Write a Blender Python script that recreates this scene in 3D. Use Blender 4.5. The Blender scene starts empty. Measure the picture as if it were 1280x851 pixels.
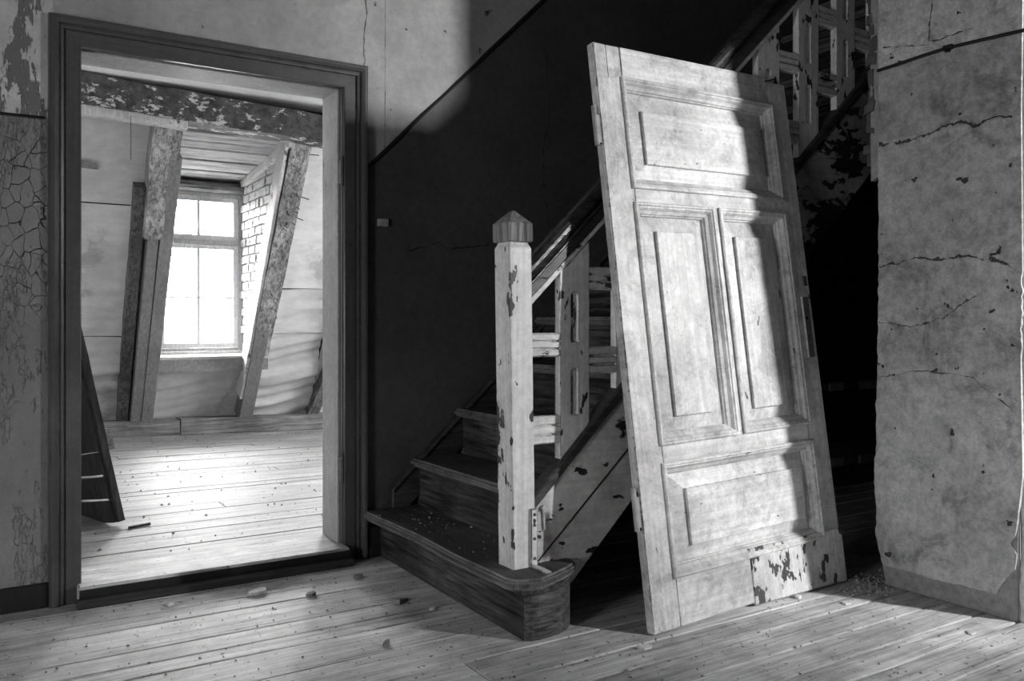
import bpy, bmesh, math, random
from mathutils import Vector, Matrix, noise
random.seed(7)
S = bpy.context.scene
COL = S.collection

# ------------------------------------------------------------------ camera, sky, lights, exposure
cam_d = bpy.data.cameras.new('camera'); cam = bpy.data.objects.new('camera', cam_d); COL.objects.link(cam)
cam_d.sensor_width = 36.0; cam_d.lens = 36.0 * 1077.6 / 1280.0
cam_d.shift_y = -23.5 / 1280.0
cam_d.clip_start = 0.05; cam_d.clip_end = 300
cam.location = (0, 0, 1.02)
cam.rotation_euler = (math.pi / 2, 0, -math.atan2(0.5364, 0.8439))
S.camera = cam
S.view_settings.view_transform = 'Standard'; S.view_settings.look = 'None'
S.view_settings.gamma = 1.0; S.view_settings.use_curve_mapping = False
S.view_settings.exposure = 0.0

wd = bpy.data.worlds.new('overcast_sky'); S.world = wd; wd.use_nodes = True
wd.node_tree.nodes['Background'].inputs[0].default_value = (1, 1, 1, 1)
wd.node_tree.nodes['Background'].inputs[1].default_value = 200.0


def area(name, loc, target, sx, sy, power, spread=180, portal=False):
    d = bpy.data.lights.new(name, 'AREA'); d.shape = 'RECTANGLE'; d.size = sx; d.size_y = sy
    d.energy = power; d.spread = math.radians(spread); d.color = (1, 1, 1)
    if portal: d.cycles.is_portal = True
    o = bpy.data.objects.new(name, d); COL.objects.link(o); o.location = loc
    o.rotation_euler = (Vector(target) - Vector(loc)).to_track_quat('-Z', 'Y').to_euler()
    return o


# daylight through the narrow hall window behind the camera on the right
area('hall_window_daylight', (4.84, -1.82, 2.25), (2.0, 2.4, 1.0), 0.18, 0.5, 145, 110)
# soft fill lamp added before the hall's closed left wall
area('left_fill', (-2.47, 0.9, 0.95), (3.0, 1.3, 1.0), 0.9, 0.9, 58)
# added fill lamp brightening the attic walls, then sky portals at the roof windows
area('gable_fill', (5.86, 5.5, 1.5), (1.0, 6.3, 1.3), 1.4, 1.4, 230)
area('attic_window_portal', (3.1, 7.15, 1.70), (3.1, 6.15, 1.155), 0.7, 1.1, 1, portal=True)
area('dormer_portal', (1.775, 7.96, 1.46), (1.775, 4, 1.46), 0.75, 1.4, 1, portal=True)


# ------------------------------------------------------------------ materials
class T:
    def __init__(s, name):
        s.m = bpy.data.materials.new(name); s.m.use_nodes = True
        s.t = s.m.node_tree; s.n = s.t.nodes; s.l = s.t.links
        s.b = s.n['Principled BSDF']; s.b.inputs['Specular IOR Level'].default_value = 0.3
        tc = s.n.new('ShaderNodeTexCoord'); oi = s.n.new('ShaderNodeObjectInfo')
        s.rand = oi.outputs['Random']
        s.obj = tc.outputs['Object']
        k = s.n.new('ShaderNodeVectorMath'); k.operation = 'SCALE'; k.inputs[0].default_value = (7, 11, 5)
        s.l.new(s.rand, k.inputs['Scale'])
        a = s.n.new('ShaderNodeVectorMath'); a.operation = 'ADD'
        s.l.new(s.obj, a.inputs[0]); s.l.new(k.outputs[0], a.inputs[1])
        s.rv = a.outputs[0]
        x = s.n.new('ShaderNodeSeparateXYZ'); s.l.new(s.obj, x.inputs[0])
        s.x, s.y, s.z = x.outputs

    def put(s, sock, v):
        if hasattr(v, 'is_output'): s.l.new(v, sock)
        else: sock.default_value = v

    def math(s, op, a, b=0.0, c=0.0, clamp=False):
        n = s.n.new('ShaderNodeMath'); n.operation = op; n.use_clamp = clamp
        s.put(n.inputs[0], a); s.put(n.inputs[1], b); s.put(n.inputs[2], c)
        return n.outputs[0]

    def map(s, sc, vec=None):
        n = s.n.new('ShaderNodeMapping'); n.inputs['Scale'].default_value = sc
        s.l.new(vec or s.rv, n.inputs[0]); return n.outputs[0]

    def noise(s, scale, detail=6, rough=0.6, vec=None, dist=0.0):
        n = s.n.new('ShaderNodeTexNoise'); n.inputs['Scale'].default_value = scale
        n.inputs['Detail'].default_value = detail; n.inputs['Roughness'].default_value = rough
        n.inputs['Distortion'].default_value = dist
        s.l.new(vec or s.rv, n.inputs['Vector']); return n.outputs[0]

    def voro(s, scale, feature='DISTANCE_TO_EDGE', vec=None):
        n = s.n.new('ShaderNodeTexVoronoi'); n.feature = feature; n.inputs['Scale'].default_value = scale
        s.l.new(vec or s.rv, n.inputs['Vector']); return n.outputs['Distance']

    def step(s, v, a, b, lo=0.0, hi=1.0):
        n = s.n.new('ShaderNodeMapRange'); n.interpolation_type = 'SMOOTHSTEP'
        for i, q in enumerate((v, a, b, lo, hi)): s.put(n.inputs[i], q)
        return n.outputs[0]

    def mix(s, f, a, b):
        n = s.n.new('ShaderNodeMix'); n.data_type = 'FLOAT'
        s.put(n.inputs[0], f); s.put(n.inputs[2], a); s.put(n.inputs[3], b)
        return n.outputs[0]

    def mul(s, a, b): return s.math('MULTIPLY', a, b)
    def add(s, a, b): return s.math('ADD', a, b)
    def mx(s, a, b): return s.math('MAXIMUM', a, b)

    def line(s, p, q, pts, w, wob=0.02, wsc=9.0):
        """thin wandering crack through pts in the plane of sockets p, q (q a function of p, or of p if steep)"""
        out = None
        nz = s.math('SUBTRACT', s.noise(wsc, 5, 0.65, vec=s.obj), 0.5)
        wmod = s.step(s.noise(24, 4, 0.7, vec=s.obj), 0.36, 0.68, 0.08, 1.0)
        for (a, b), (c, d) in zip(pts[:-1], pts[1:]):
            L2 = (c - a) ** 2 + (d - b) ** 2; L = math.sqrt(L2)
            ux, uy = (c - a) / L, (d - b) / L
            dp = s.math('SUBTRACT', p, a); dq = s.math('SUBTRACT', q, b)
            al = s.add(s.mul(dp, ux), s.mul(dq, uy))
            pe = s.add(s.mul(dp, -uy), s.mul(dq, ux))
            pe = s.math('ABSOLUTE', s.add(pe, s.mul(nz, wob * 4)))
            f = s.step(s.math('DIVIDE', pe, s.mul(wmod, w)), 0.3, 1.0, 1, 0)
            f = s.mul(f, s.mul(s.math('GREATER_THAN', al, -0.004), s.math('LESS_THAN', al, L + 0.004)))
            out = f if out is None else s.mx(out, f)
        return out

    def done(s, col, rough=0.75, height=None, strength=0.5, dist=0.01):
        c = s.n.new('ShaderNodeCombineColor')
        for i in range(3): s.put(c.inputs[i], col)
        s.l.new(c.outputs[0], s.b.inputs['Base Color'])
        s.put(s.b.inputs['Roughness'], rough)
        if height is not None:
            bp = s.n.new('ShaderNodeBump'); bp.inputs['Strength'].default_value = strength
            bp.inputs['Distance'].default_value = dist
            s.l.new(height, bp.inputs['Height']); s.l.new(bp.outputs[0], s.b.inputs['Normal'])
        return s.m


def m_flat(name, v, rough=0.7, metal=0.0):
    t = T(name); n = t.noise(30, 5, 0.7)
    m = t.done(t.mul(t.step(n, 0.25, 0.75, 0.7, 1.25), v), rough, n, 0.25, 0.003)
    t.b.inputs['Metallic'].default_value = metal
    return m


def m_wood(name, lo, hi, axis='x', rough=0.65, dirt=0.35, crack=0.5, fine=1.0, specks=0.0, edge=0.0):
    t = T(name)
    sc = {'x': (1.2, 22, 22), 'y': (22, 1.2, 22), 'z': (22, 22, 1.2)}[axis]
    g = t.noise(2.2 * fine, 8, 0.7, vec=t.map(sc), dist=0.6)
    sc2 = {'x': (0.5, 60, 60), 'y': (60, 0.5, 60), 'z': (60, 60, 0.5)}[axis]
    k = t.noise(1.6, 4, 0.6, vec=t.map(sc2))
    ck = t.step(k, 0.34, 0.40, 1, 0)
    big = t.noise(2.6, 6, 0.65)
    c = t.mix(t.step(g, 0.32, 0.68), lo, hi)
    c = t.mul(c, t.step(big, 0.3, 0.7, 1 - dirt, 1 + dirt * 0.4))
    c = t.mul(c, t.add(0.9, t.mul(t.rand, 0.2)))
    c = t.mul(c, t.mix(t.mul(ck, crack), 1, 0.25))
    h = t.add(g, t.mul(ck, -1.0))
    if edge:
        bv = t.n.new('ShaderNodeBevel'); bv.samples = 4; bv.inputs['Radius'].default_value = 0.012
        ge = t.n.new('ShaderNodeNewGeometry'); dt = t.n.new('ShaderNodeVectorMath'); dt.operation = 'DOT_PRODUCT'
        t.l.new(bv.outputs[0], dt.inputs[0]); t.l.new(ge.outputs['Normal'], dt.inputs[1])
        e = t.mul(t.step(t.math('SUBTRACT', 1.0, dt.outputs['Value']), 0.01, 0.15), t.step(t.noise(12, 5, .7), .3, .6))
        c = t.mix(t.mul(e, edge), c, hi * 2.2)
    if specks:
        sp = t.step(t.noise(55, 3, 0.5), 0.66, 0.70)
        c = t.mix(t.mul(sp, specks), c, 0.03)
        h = t.add(h, t.mul(sp, -0.8))
    return t.done(c, rough, h, 0.5, 0.004)


def m_paint(name, base, under, chip=0.33, axis='z', rough=0.45, dirt=0.25, scale=7.0, craze=0.0, scratch=0.0, wear=0.0, dots=0.0):
    t = T(name)
    sc = {'x': (0.5, 1, 1), 'y': (1, 0.5, 1), 'z': (1, 1, 0.5)}[axis]
    n = t.noise(scale, 9, 0.66, vec=t.map(sc))
    ch = t.step(n, chip, chip + 0.012, 1, 0)
    if dots:
        ch = t.mx(ch, t.step(t.noise(21, 3, 0.55, vec=t.map(sc)), dots, dots + .012, 1, 0))
    if wear:
        bv = t.n.new('ShaderNodeBevel'); bv.samples = 4; bv.inputs['Radius'].default_value = 0.007
        ge = t.n.new('ShaderNodeNewGeometry'); dt = t.n.new('ShaderNodeVectorMath'); dt.operation = 'DOT_PRODUCT'
        t.l.new(bv.outputs[0], dt.inputs[0]); t.l.new(ge.outputs['Normal'], dt.inputs[1])
        e = t.math('SUBTRACT', 1.0, dt.outputs['Value'])
        e = t.mul(t.step(e, 0.02, 0.2), t.step(t.noise(16, 6, 0.75), 0.60 - wear, 0.64 - wear))
        ch = t.mx(ch, e)
    edge = t.step(n, chip, chip + 0.05, 1, 0)
    big = t.noise(3.1, 6, 0.65)
    fine = t.noise(45, 5, 0.7)
    c = t.mul(base, t.step(big, 0.3, 0.7, 1 - dirt, 1 + dirt * 0.3))
    c = t.mul(c, t.step(fine, 0.3, 0.7, 0.86, 1.1))
    sg = {'x': (0.7, 30, 30), 'y': (30, 0.7, 30), 'z': (30, 30, 0.7)}[axis]
    gr = t.noise(2.4, 6, 0.65, vec=t.map(sg))
    c = t.mul(c, t.step(gr, 0.3, 0.7, 0.84, 1.1))
    if scratch:
        w = t.noise(5, 3, 0.6, vec=t.map((1, 1, 1)), dist=2.5)
        sl = t.step(t.math('ABSOLUTE', t.math('SUBTRACT', w, 0.5)), 0.0, 0.006, 1, 0)
        c = t.mul(c, t.mix(t.mul(sl, scratch), 1, 0.55))
        sm = t.step(t.noise(7, 9, 0.78, dist=0.8), 0.46, 0.66)
        c = t.mul(c, t.mix(t.mul(sm, scratch), 1, 0.6))
    un = t.mul(under, t.step(gr, 0.3, 0.7, 0.5, 1.5))
    c = t.mix(ch, c, un)
    h = t.add(t.mul(ch, -1.0), t.add(t.mul(edge, -0.2), t.mul(gr, 0.3)))
    if craze:
        d = t.voro(26, vec=t.map((1.6, 1.6, 0.8)))
        cz = t.mul(t.step(d, 0.0, 0.05, 1, 0), t.step(big, 0.42, 0.55))
        c = t.mix(t.mul(cz, craze), c, under * 0.4)
        h = t.add(h, t.mul(cz, -0.6))
    return t.done(c, rough, h, 0.55, 0.004)


# ------------------------------------------------------------------ mesh helpers
ORG = {}


def empty(name, loc, label=None, cat=None, group=None):
    o = bpy.data.objects.new(name, None); COL.objects.link(o); o.location = loc; o.empty_display_size = 0.1
    ORG[o] = Vector(loc); tag(o, label, cat, group); return o


def tag(o, label=None, cat=None, group=None, kind=None):
    if label: o['label'] = label
    if cat: o['category'] = cat
    if group: o['group'] = group
    if kind: o['kind'] = kind
    return o


class MB:
    def __init__(s): s.v = []; s.f = []

    def add(s, vs, fs):
        k = len(s.v); s.v += [Vector(p) for p in vs]; s.f += [[i + k for i in f] for f in fs]; return s

    def hexa(s, p):  # 4 bottom ccw, 4 top ccw
        return s.add(p, [(3, 2, 1, 0), (4, 5, 6, 7), (0, 1, 5, 4), (1, 2, 6, 5), (2, 3, 7, 6), (3, 0, 4, 7)])

    def box(s, a, b):
        (x0, y0, z0), (x1, y1, z1) = a, b
        return s.hexa([(x0, y0, z0), (x1, y0, z0), (x1, y1, z0), (x0, y1, z0), (x0, y0, z1), (x1, y0, z1), (x1, y1, z1), (x0, y1, z1)])

    def prism(s, pts, d):  # planar polygon pts (3D) extruded by vector d
        n = len(pts); d = Vector(d); a = [Vector(p) for p in pts]
        return s.add(a + [p + d for p in a], [list(range(n))[::-1], list(range(n, 2 * n))] + [(i, (i + 1) % n, n + (i + 1) % n, n + i) for i in range(n)])

    def loft(s, rings, closed=True, cap=True):
        n = len(rings[0]); v = [p for r in rings for p in r]; f = []
        for k in range(len(rings) - 1):
            for i in range(n if closed else n - 1):
                j = (i + 1) % n; f.append((k * n + i, k * n + j, (k + 1) * n + j, (k + 1) * n + i))
        if cap: f += [list(range(n))[::-1], [(len(rings) - 1) * n + i for i in range(n)]]
        return s.add(v, f)

    def tube(s, pts, r, n=8):
        pts = [Vector(p) for p in pts]; rings = []
        for i, p in enumerate(pts):
            d = (pts[min(i + 1, len(pts) - 1)] - pts[max(i - 1, 0)]).normalized()
            u = d.orthogonal().normalized() if abs(d.z) > 0.9 else d.cross(Vector((0, 0, 1))).normalized()
            w = d.cross(u); rr = r[i] if isinstance(r, (list, tuple)) else r
            rings.append([p + (u * math.cos(2 * math.pi * k / n) + w * math.sin(2 * math.pi * k / n)) * rr for k in range(n)])
        return s.loft(rings)

    def beam(s, p0, p1, side, up, w, h, seg=1, rough=0.0, ph=0.0):
        """timber from p0 to p1: side/up unit vectors, w along side, h along up, optional rough surface"""
        p0, p1, side, up = map(Vector, (p0, p1, side, up)); rings = []
        prof = [(-.5, -.5), (0, -.5), (.5, -.5), (.5, 0), (.5, .5), (0, .5), (-.5, .5), (-.5, 0)]
        for k in range(seg + 1):
            c = p0.lerp(p1, k / seg); r = []
            for a, b in prof:
                q = c + side * a * w + up * b * h
                if rough: q = q + (noise.noise_vector(q * 5 + Vector((ph, 0, 0))) * rough + noise.noise_vector(q * 19 + Vector((0, ph, 0))) * rough * .4)
                r.append(q)
            rings.append(r)
        return s.loft(rings)

    def plate(s, outer, holes, axis, a0, a1):
        """polygon with holes in the plane normal to axis, from a0 to a1"""
        bm = bmesh.new(); es = []
        def P(p, a): return (a, p[0], p[1]) if axis == 'x' else (p[0], a, p[1]) if axis == 'y' else (p[0], p[1], a)
        for loop in [outer] + holes:
            vs = [bm.verts.new(P(p, a0)) for p in loop]
            es += [bm.edges.new((vs[i], vs[(i + 1) % len(vs)])) for i in range(len(vs))]
        r = bmesh.ops.triangle_fill(bm, edges=es, use_beauty=True)
        fs = [g for g in r['geom'] if isinstance(g, bmesh.types.BMFace)]
        bmesh.ops.dissolve_limit(bm, angle_limit=0.01, verts=bm.verts[:], edges=bm.edges[:])
        ex = bmesh.ops.extrude_face_region(bm, geom=bm.faces[:])
        d = Vector(P((0, 0), a1 - a0))
        bmesh.ops.translate(bm, vec=d, verts=[g for g in ex['geom'] if isinstance(g, bmesh.types.BMVert)])
        bm.verts.index_update()
        s.add([v.co.copy() for v in bm.verts], [[v.index for v in f.verts] for f in bm.faces]); bm.free(); return s

    def build(s, name, mat, parent=None, bevel=0.0, smooth=False, seg=1, local=False):
        off = ORG.get(parent, Vector()) if (parent and not local) else Vector()
        me = bpy.data.meshes.new(name); me.from_pydata([tuple(p - off) for p in s.v], [], s.f)
        bm = bmesh.new(); bm.from_mesh(me); bmesh.ops.recalc_face_normals(bm, faces=bm.faces[:])
        if bevel:
            bmesh.ops.bevel(bm, geom=[e for e in bm.edges if len(e.link_faces) == 2 and e.calc_face_angle() > 0.5], offset=bevel, segments=seg, affect='EDGES', clamp_overlap=True)
        bm.to_mesh(me); bm.free()
        if smooth:
            for p in me.polygons: p.use_smooth = True
        me.materials.append(mat); o = bpy.data.objects.new(name, me); COL.objects.link(o)
        if parent:
            o.parent = parent
            ORG[o] = off if not local else Vector()
        else: ORG[o] = Vector()
        return o


def top_thing(mb, name, mat, loc, label, cat, group=None, kind=None, **kw):
    """a thing that is one mesh, with its origin at loc"""
    L = Vector(loc); mb.v = [p - L for p in mb.v]
    o = mb.build(name, mat, None, **kw); o.location = L; ORG[o] = L
    return tag(o, label, cat, group, kind)


def struct(mb, name, mat, **kw):
    o = mb.build(name, mat, None, **kw); o['kind'] = 'structure'; return o


# ------------------------------------------------------------------ shared materials
M = {}
M['floor'] = m_wood('worn_floorboards', 0.40, 0.76, 'x', 0.6, 0.45, 0.6, 1.0, 0.9)
M['attic_floor'] = m_wood('attic_floorboards', 0.18, 0.34, 'x', 0.6, 0.22, 0.4, 1.0, 0.85)
M['under'] = m_flat('dark_gap', 0.012, 0.95)
M['hidden_wall'] = m_flat('grey_hall_wall', 0.16, 0.9)
M['shade_dark'] = m_flat('dark_shade_tone', 0.03, 0.95)  # near-black tone putting the understairs shade into the colour; also roof skin
M['white_paint'] = m_paint('chipped_white_paint', 0.68, 0.04, 0.345, 'z', 0.4, 0.15, 6, wear=.17, dots=.36)
M['white_paint_x'] = m_paint('worn_white_paint', 0.64, 0.05, 0.39, 'x', 0.4, 0.25, 9, wear=.1)
M['casing'] = m_paint('grey_gloss_paint', 0.075, 0.015, 0.30, 'z', 0.3, 0.2, 9, wear=.05)
M['casing_x'] = m_paint('grey_gloss_paint_head', 0.075, 0.015, 0.30, 'x', 0.3, 0.2, 9, wear=.05)
M['jamb'] = m_paint('pale_jamb_paint', 0.42, 0.1, 0.27, 'z', 0.5, 0.25, 7, wear=.06)
M['door'] = m_paint('scuffed_door_paint', 0.60, 0.10, 0.27, 'z', 0.4, 0.36, 6, 0, 0.9, wear=.08, dots=.27)
M['door_x'] = m_paint('scuffed_door_rail_paint', 0.60, 0.10, 0.27, 'x', 0.4, 0.36, 6, 0, 0.9, wear=.06, dots=.27)
M['patch'] = m_paint('flaking_patch_paint', 0.62, 0.05, 0.40, 'z', 0.5, 0.35, 15, 0, .5, wear=.14, dots=.405)
M['dark_wood'] = m_wood('dark_stained_wood', 0.02, 0.07, 'x', 0.4, 0.4, 0.5)
M['tread'] = m_wood('dusty_tread', 0.055, 0.125, 'y', 0.7, 0.5, 0.6, 1.0, 0.6, .8)
M['riser'] = m_wood('scraped_riser', 0.006, 0.10, 'y', 0.55, 0.7, 0.5, 1.6)
M['riser_z'] = m_wood('scraped_bullnose', 0.012, 0.15, 'x', 0.55, 0.6, 0.3, 1.5)
M['raw'] = m_wood('raw_newel_cap', 0.10, 0.34, 'z', 0.7, 0.4, 0.8)
M['rail'] = m_wood('polished_handrail', 0.012, 0.05, 'x', 0.22, 0.3, 0.3)
M['string'] = m_paint('peeling_string_paint', 0.55, 0.02, 0.385, 'x', 0.5, 0.4, 5, dots=.36)
M['string_upper'] = m_paint('shaded_peeled_string_paint', 0.30, 0.015, 0.465, 'x', 0.5, 0.5, 5, dots=.40)  # heavier peel, plus a darker base standing in for shade up there
M['rubble'] = m_flat('sooty_brick', 0.09, 0.9)
M['iron'] = m_flat('old_iron', 0.10, 0.5, 0.4)
M['iron_mid'] = m_flat('worn_iron', 0.3, 0.5)
M['iron_pale'] = m_flat('painted_iron', 0.5, 0.5)
M['black'] = m_flat('black_skirting', 0.012, 0.6)
M['timber_old'] = m_wood('old_rough_timber', 0.10, 0.46, 'z', 0.8, 0.5, 0.8, 0.9, 0.6)
M['timber_new'] = m_wood('planed_timber', 0.17, 0.27, 'z', 0.6, 0.2, 0.3)
M['timber_dark'] = m_wood('dark_timber', 0.05, 0.22, 'z', 0.8, 0.5, 0.8)
M['lath'] = m_paint('whitewashed_lath', 0.6, 0.15, 0.40, 'z', 0.7, 0.25, 10)
M['sill'] = m_wood('pale_sill_timber', 0.10, 0.26, 'x', 0.75, 0.4, 0.8)
M['planks'] = m_wood('whitewashed_planks', 0.24, 0.55, 'x', 0.7, 0.35, 0.6, 1.0, 0.4)
M['brick'] = m_paint('whitewashed_brick', 0.55, 0.2, 0.40, 'z', 0.85, 0.3, 16)
M['mortar'] = m_flat('brick_mortar', 0.22, 0.95)
M['frame'] = m_paint('window_paint', 0.8, 0.3, 0.25, 'z', 0.5, 0.15, 9)
M['outer_frame'] = m_paint('window_frame_grey', 0.55, 0.2, 0.27, 'z', 0.6, 0.2, 9)
M['attic_white'] = m_paint('limewash', 0.78, 0.5, 0.25, 'x', 0.85, 0.15, 4)
M['slat'] = m_wood('dark_split_wood', 0.012, 0.06, 'z', 0.7, 0.5, 0.9)
M['chip'] = m_flat('plaster_flake', 0.62, 0.9)
M['chip_dark'] = m_flat('dirty_flake', 0.22, 0.9)
M['grit'] = m_flat('grey_rubble', 0.35, 0.9)
M['paper'] = m_flat('grey_paper', 0.22, 0.8)

# painted beam with flakes of white left on it
t = T('flaking_beam_paint')
n1 = t.noise(11, 9, 0.74, vec=t.map((0.7, 1, 1.3)))
wht = t.step(n1, 0.548, 0.575)
g = t.noise(14, 6, 0.7)
c = t.mix(wht, t.step(g, 0.3, 0.7, 0.03, 0.10), 0.5)
M['beam'] = t.done(c, 0.8, t.add(wht, t.mul(g, 0.3)), 0.6, 0.006)

# stretched paper / canvas lining of the attic slope
t = T('lining_paper')
n1 = t.noise(2.0, 7, 0.62); n2 = t.noise(18, 6, 0.7, vec=t.map((0.5, 1, 1.4)))
c = t.mul(t.step(n1, 0.28, 0.72, 0.50, 0.70), t.step(n2, 0.25, 0.75, 0.88, 1.06))
st = t.step(t.noise(1.5, 7, 0.65), 0.60, 0.66)
c = t.mul(c, t.mix(st, 1, 0.72))
M['lining'] = t.done(c, 0.85, n2, 0.3, 0.006)

# hall-side wall with the doorway: pale above a sloping dado line, dark oil paint below
t = T('hall_wall_paint')
n1 = t.noise(1.7, 7, 0.62, vec=t.obj); n2 = t.noise(26, 6, 0.72, vec=t.obj)
n3 = t.noise(9, 9, 0.72, vec=t.map((1.2, 1, 0.3), t.obj))
pock = t.step(t.noise(16, 5, 0.65, vec=t.obj), 0.665, 0.68)
upper = t.mul(t.step(n1, 0.3, 0.7, 0.24, 0.40), t.step(n2, 0.25, 0.75, 0.86, 1.08))
grime = t.step(t.noise(4, 8, 0.7, vec=t.obj), 0.50, 0.70)
upper = t.mul(upper, t.mix(grime, 1, 0.72))
upper = t.mix(pock, upper, 0.06)
upper = t.mul(upper, t.mix(t.math('LESS_THAN', t.x, 0.27), 1, 1.5))
flk = t.mul(t.step(n3, 0.535, 0.55), t.math('LESS_THAN', t.x, 0.27))
upper = t.mix(flk, upper, 0.14)
vc = t.line(t.x, t.z, [(1.468, 2.416), (1.479, 2.348), (1.46, 2.206), (1.464, 2.137)], 0.006, 0.01)
vc = t.mx(vc, t.line(t.x, t.z, [(1.565, 2.7), (1.562, 1.75)], 0.003, 0.002))
upper = t.mix(t.mul(vc, 0.7), upper, 0.03)
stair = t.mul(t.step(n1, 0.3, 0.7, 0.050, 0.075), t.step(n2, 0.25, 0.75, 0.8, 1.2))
cr = t.line(t.x, t.z, [(2.426, 2.45), (2.435, 2.214), (2.45, 2.097), (2.411, 1.856), (2.411, 1.698), (2.445, 1.503)], 0.004, 0.01)
cr2 = t.line(t.x, t.z, [(1.674, 1.338), (1.827, 1.374), (1.876, 1.351), (2.09, 1.383)], 0.004, 0.012)
crk = t.mx(cr, cr2)
stair = t.mix(crk, stair, 0.008)
# crazed grey dado left of the door
wv = t.n.new('ShaderNodeVectorMath'); wv.operation = 'ADD'
nz = t.n.new('ShaderNodeTexNoise'); nz.inputs['Scale'].default_value = 14; t.l.new(t.obj, nz.inputs['Vector'])
sc_ = t.n.new('ShaderNodeVectorMath'); sc_.operation = 'SCALE'; sc_.inputs['Scale'].default_value = 0.04
t.l.new(nz.outputs['Color'], sc_.inputs[0]); t.l.new(t.obj, wv.inputs[0]); t.l.new(sc_.outputs[0], wv.inputs[1])
d1 = t.voro(24, vec=t.map((1, 1, 0.6), wv.outputs[0]))
msk = t.mul(t.step(t.math('ABSOLUTE', t.math('SUBTRACT', t.x, t.add(0.16, t.mul(n1, 0.05)))), 0.03, 0.14, 1, 0),
            t.mul(t.step(t.z, 0.95, 1.25), t.step(t.z, 1.62, 1.74, 1, 0)))
craze = t.mul(t.step(d1, 0.0, t.step(n2, .35, .65, .008, .04), 1, 0), msk)
d2 = t.voro(30, vec=t.map((1, 1, 0.5), wv.outputs[0]))
craze2 = t.mul(t.step(d2, 0.0, 0.02, 1, 0), t.mul(t.step(n3, 0.48, 0.6), 0.4))
crz = t.mx(craze, craze2)
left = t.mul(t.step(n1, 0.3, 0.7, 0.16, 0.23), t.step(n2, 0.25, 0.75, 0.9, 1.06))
left = t.mix(crz, left, 0.015)
hole = t.mul(t.step(n3, 0.60, 0.62), msk)
left = t.mix(hole, left, 0.02)
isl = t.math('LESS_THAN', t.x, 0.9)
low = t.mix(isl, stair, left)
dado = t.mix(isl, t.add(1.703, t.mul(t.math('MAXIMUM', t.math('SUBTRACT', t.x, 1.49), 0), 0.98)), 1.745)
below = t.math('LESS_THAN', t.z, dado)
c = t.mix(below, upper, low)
h = t.add(t.mul(n2, 0.5), t.add(t.mul(t.mx(crk, vc), -1.5), t.add(t.mul(pock, -1), t.add(t.mul(t.mul(crz, t.mul(isl, below)), -1), t.mul(flk, -0.7)))))
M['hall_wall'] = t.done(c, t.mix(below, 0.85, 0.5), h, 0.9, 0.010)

# right-hand pier plaster
t = T('pier_plaster')
n1 = t.noise(2.4, 8, 0.65, vec=t.obj); n2 = t.noise(30, 7, 0.75, vec=t.obj)
c = t.mul(t.step(n1, 0.3, 0.72, 0.38, 0.58), t.step(n2, 0.3, 0.7, 0.66, 1.2))
st = t.step(t.noise(5.5, 9, 0.75, vec=t.obj, dist=0.4), 0.49, 0.68)
c = t.mul(c, t.mix(st, 1, 0.5))
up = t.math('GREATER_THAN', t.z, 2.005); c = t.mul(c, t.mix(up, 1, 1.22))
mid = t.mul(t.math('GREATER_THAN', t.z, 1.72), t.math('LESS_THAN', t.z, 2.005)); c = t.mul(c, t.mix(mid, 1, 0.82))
crk = None
for pts, w, wob in [([(2.068, 1.713), (1.901, 1.72), (1.748, 1.729), (1.569, 1.727)], 0.011, 0.03),
                    ([(2.068, 1.238), (1.901, 1.259), (1.748, 1.25), (1.606, 1.232), (1.566, 1.211)], 0.007, 0.025),
                    ([(2.068, 0.802), (1.933, 0.836), (1.777, 0.832), (1.701, 0.822), (1.566, 0.72)], 0.003, 0.008),
                    ([(2.05, 2.083), (1.869, 2.049), (1.854, 2.207)], 0.004, 0.008), ([(1.854, 2.059), (1.704, 2.061)], 0.004, 0.01),
                    ([(2.068, 1.02), (1.966, 1.005), (1.838, 1.02), (1.69, 1.11)], 0.004, 0.02)]:
    L = t.line(t.y, t.z, pts, w, wob)
    crk = L if crk is None else t.mx(crk, L)
c = t.mix(t.mul(crk, 0.9), c, 0.03)
pk = t.step(t.noise(22, 3, 0.5, vec=t.obj), 0.70, 0.715)
c = t.mix(pk, c, 0.05)
M['pier'] = t.done(c, 0.85, t.add(t.mul(n2, 0.6), t.add(t.mul(crk, -1.6), t.add(t.mul(n1, 0.8), t.mul(pk, -1)))), 1.0, 0.012)
M['pier_raw'] = m_flat('rough_render', 0.27, 0.95)

# dusty glass
t = T('dusty_glass')
tr = t.n.new('ShaderNodeBsdfTransparent'); tl = t.n.new('ShaderNodeBsdfTranslucent'); ms = t.n.new('ShaderNodeMixShader')
gl = t.n.new('ShaderNodeBsdfGlossy'); gl.inputs['Roughness'].default_value = 0.05
tl.inputs[0].default_value = (0.9, 0.9, 0.9, 1)
ms.inputs[0].default_value = 0.18; t.l.new(tr.outputs[0], ms.inputs[1]); t.l.new(tl.outputs[0], ms.inputs[2])
m2 = t.n.new('ShaderNodeMixShader'); m2.inputs[0].default_value = 0.04
t.l.new(ms.outputs[0], m2.inputs[1]); t.l.new(gl.outputs[0], m2.inputs[2])
t.l.new(m2.outputs[0], t.n['Material Output'].inputs[0])
M['glass'] = t.m

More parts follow.
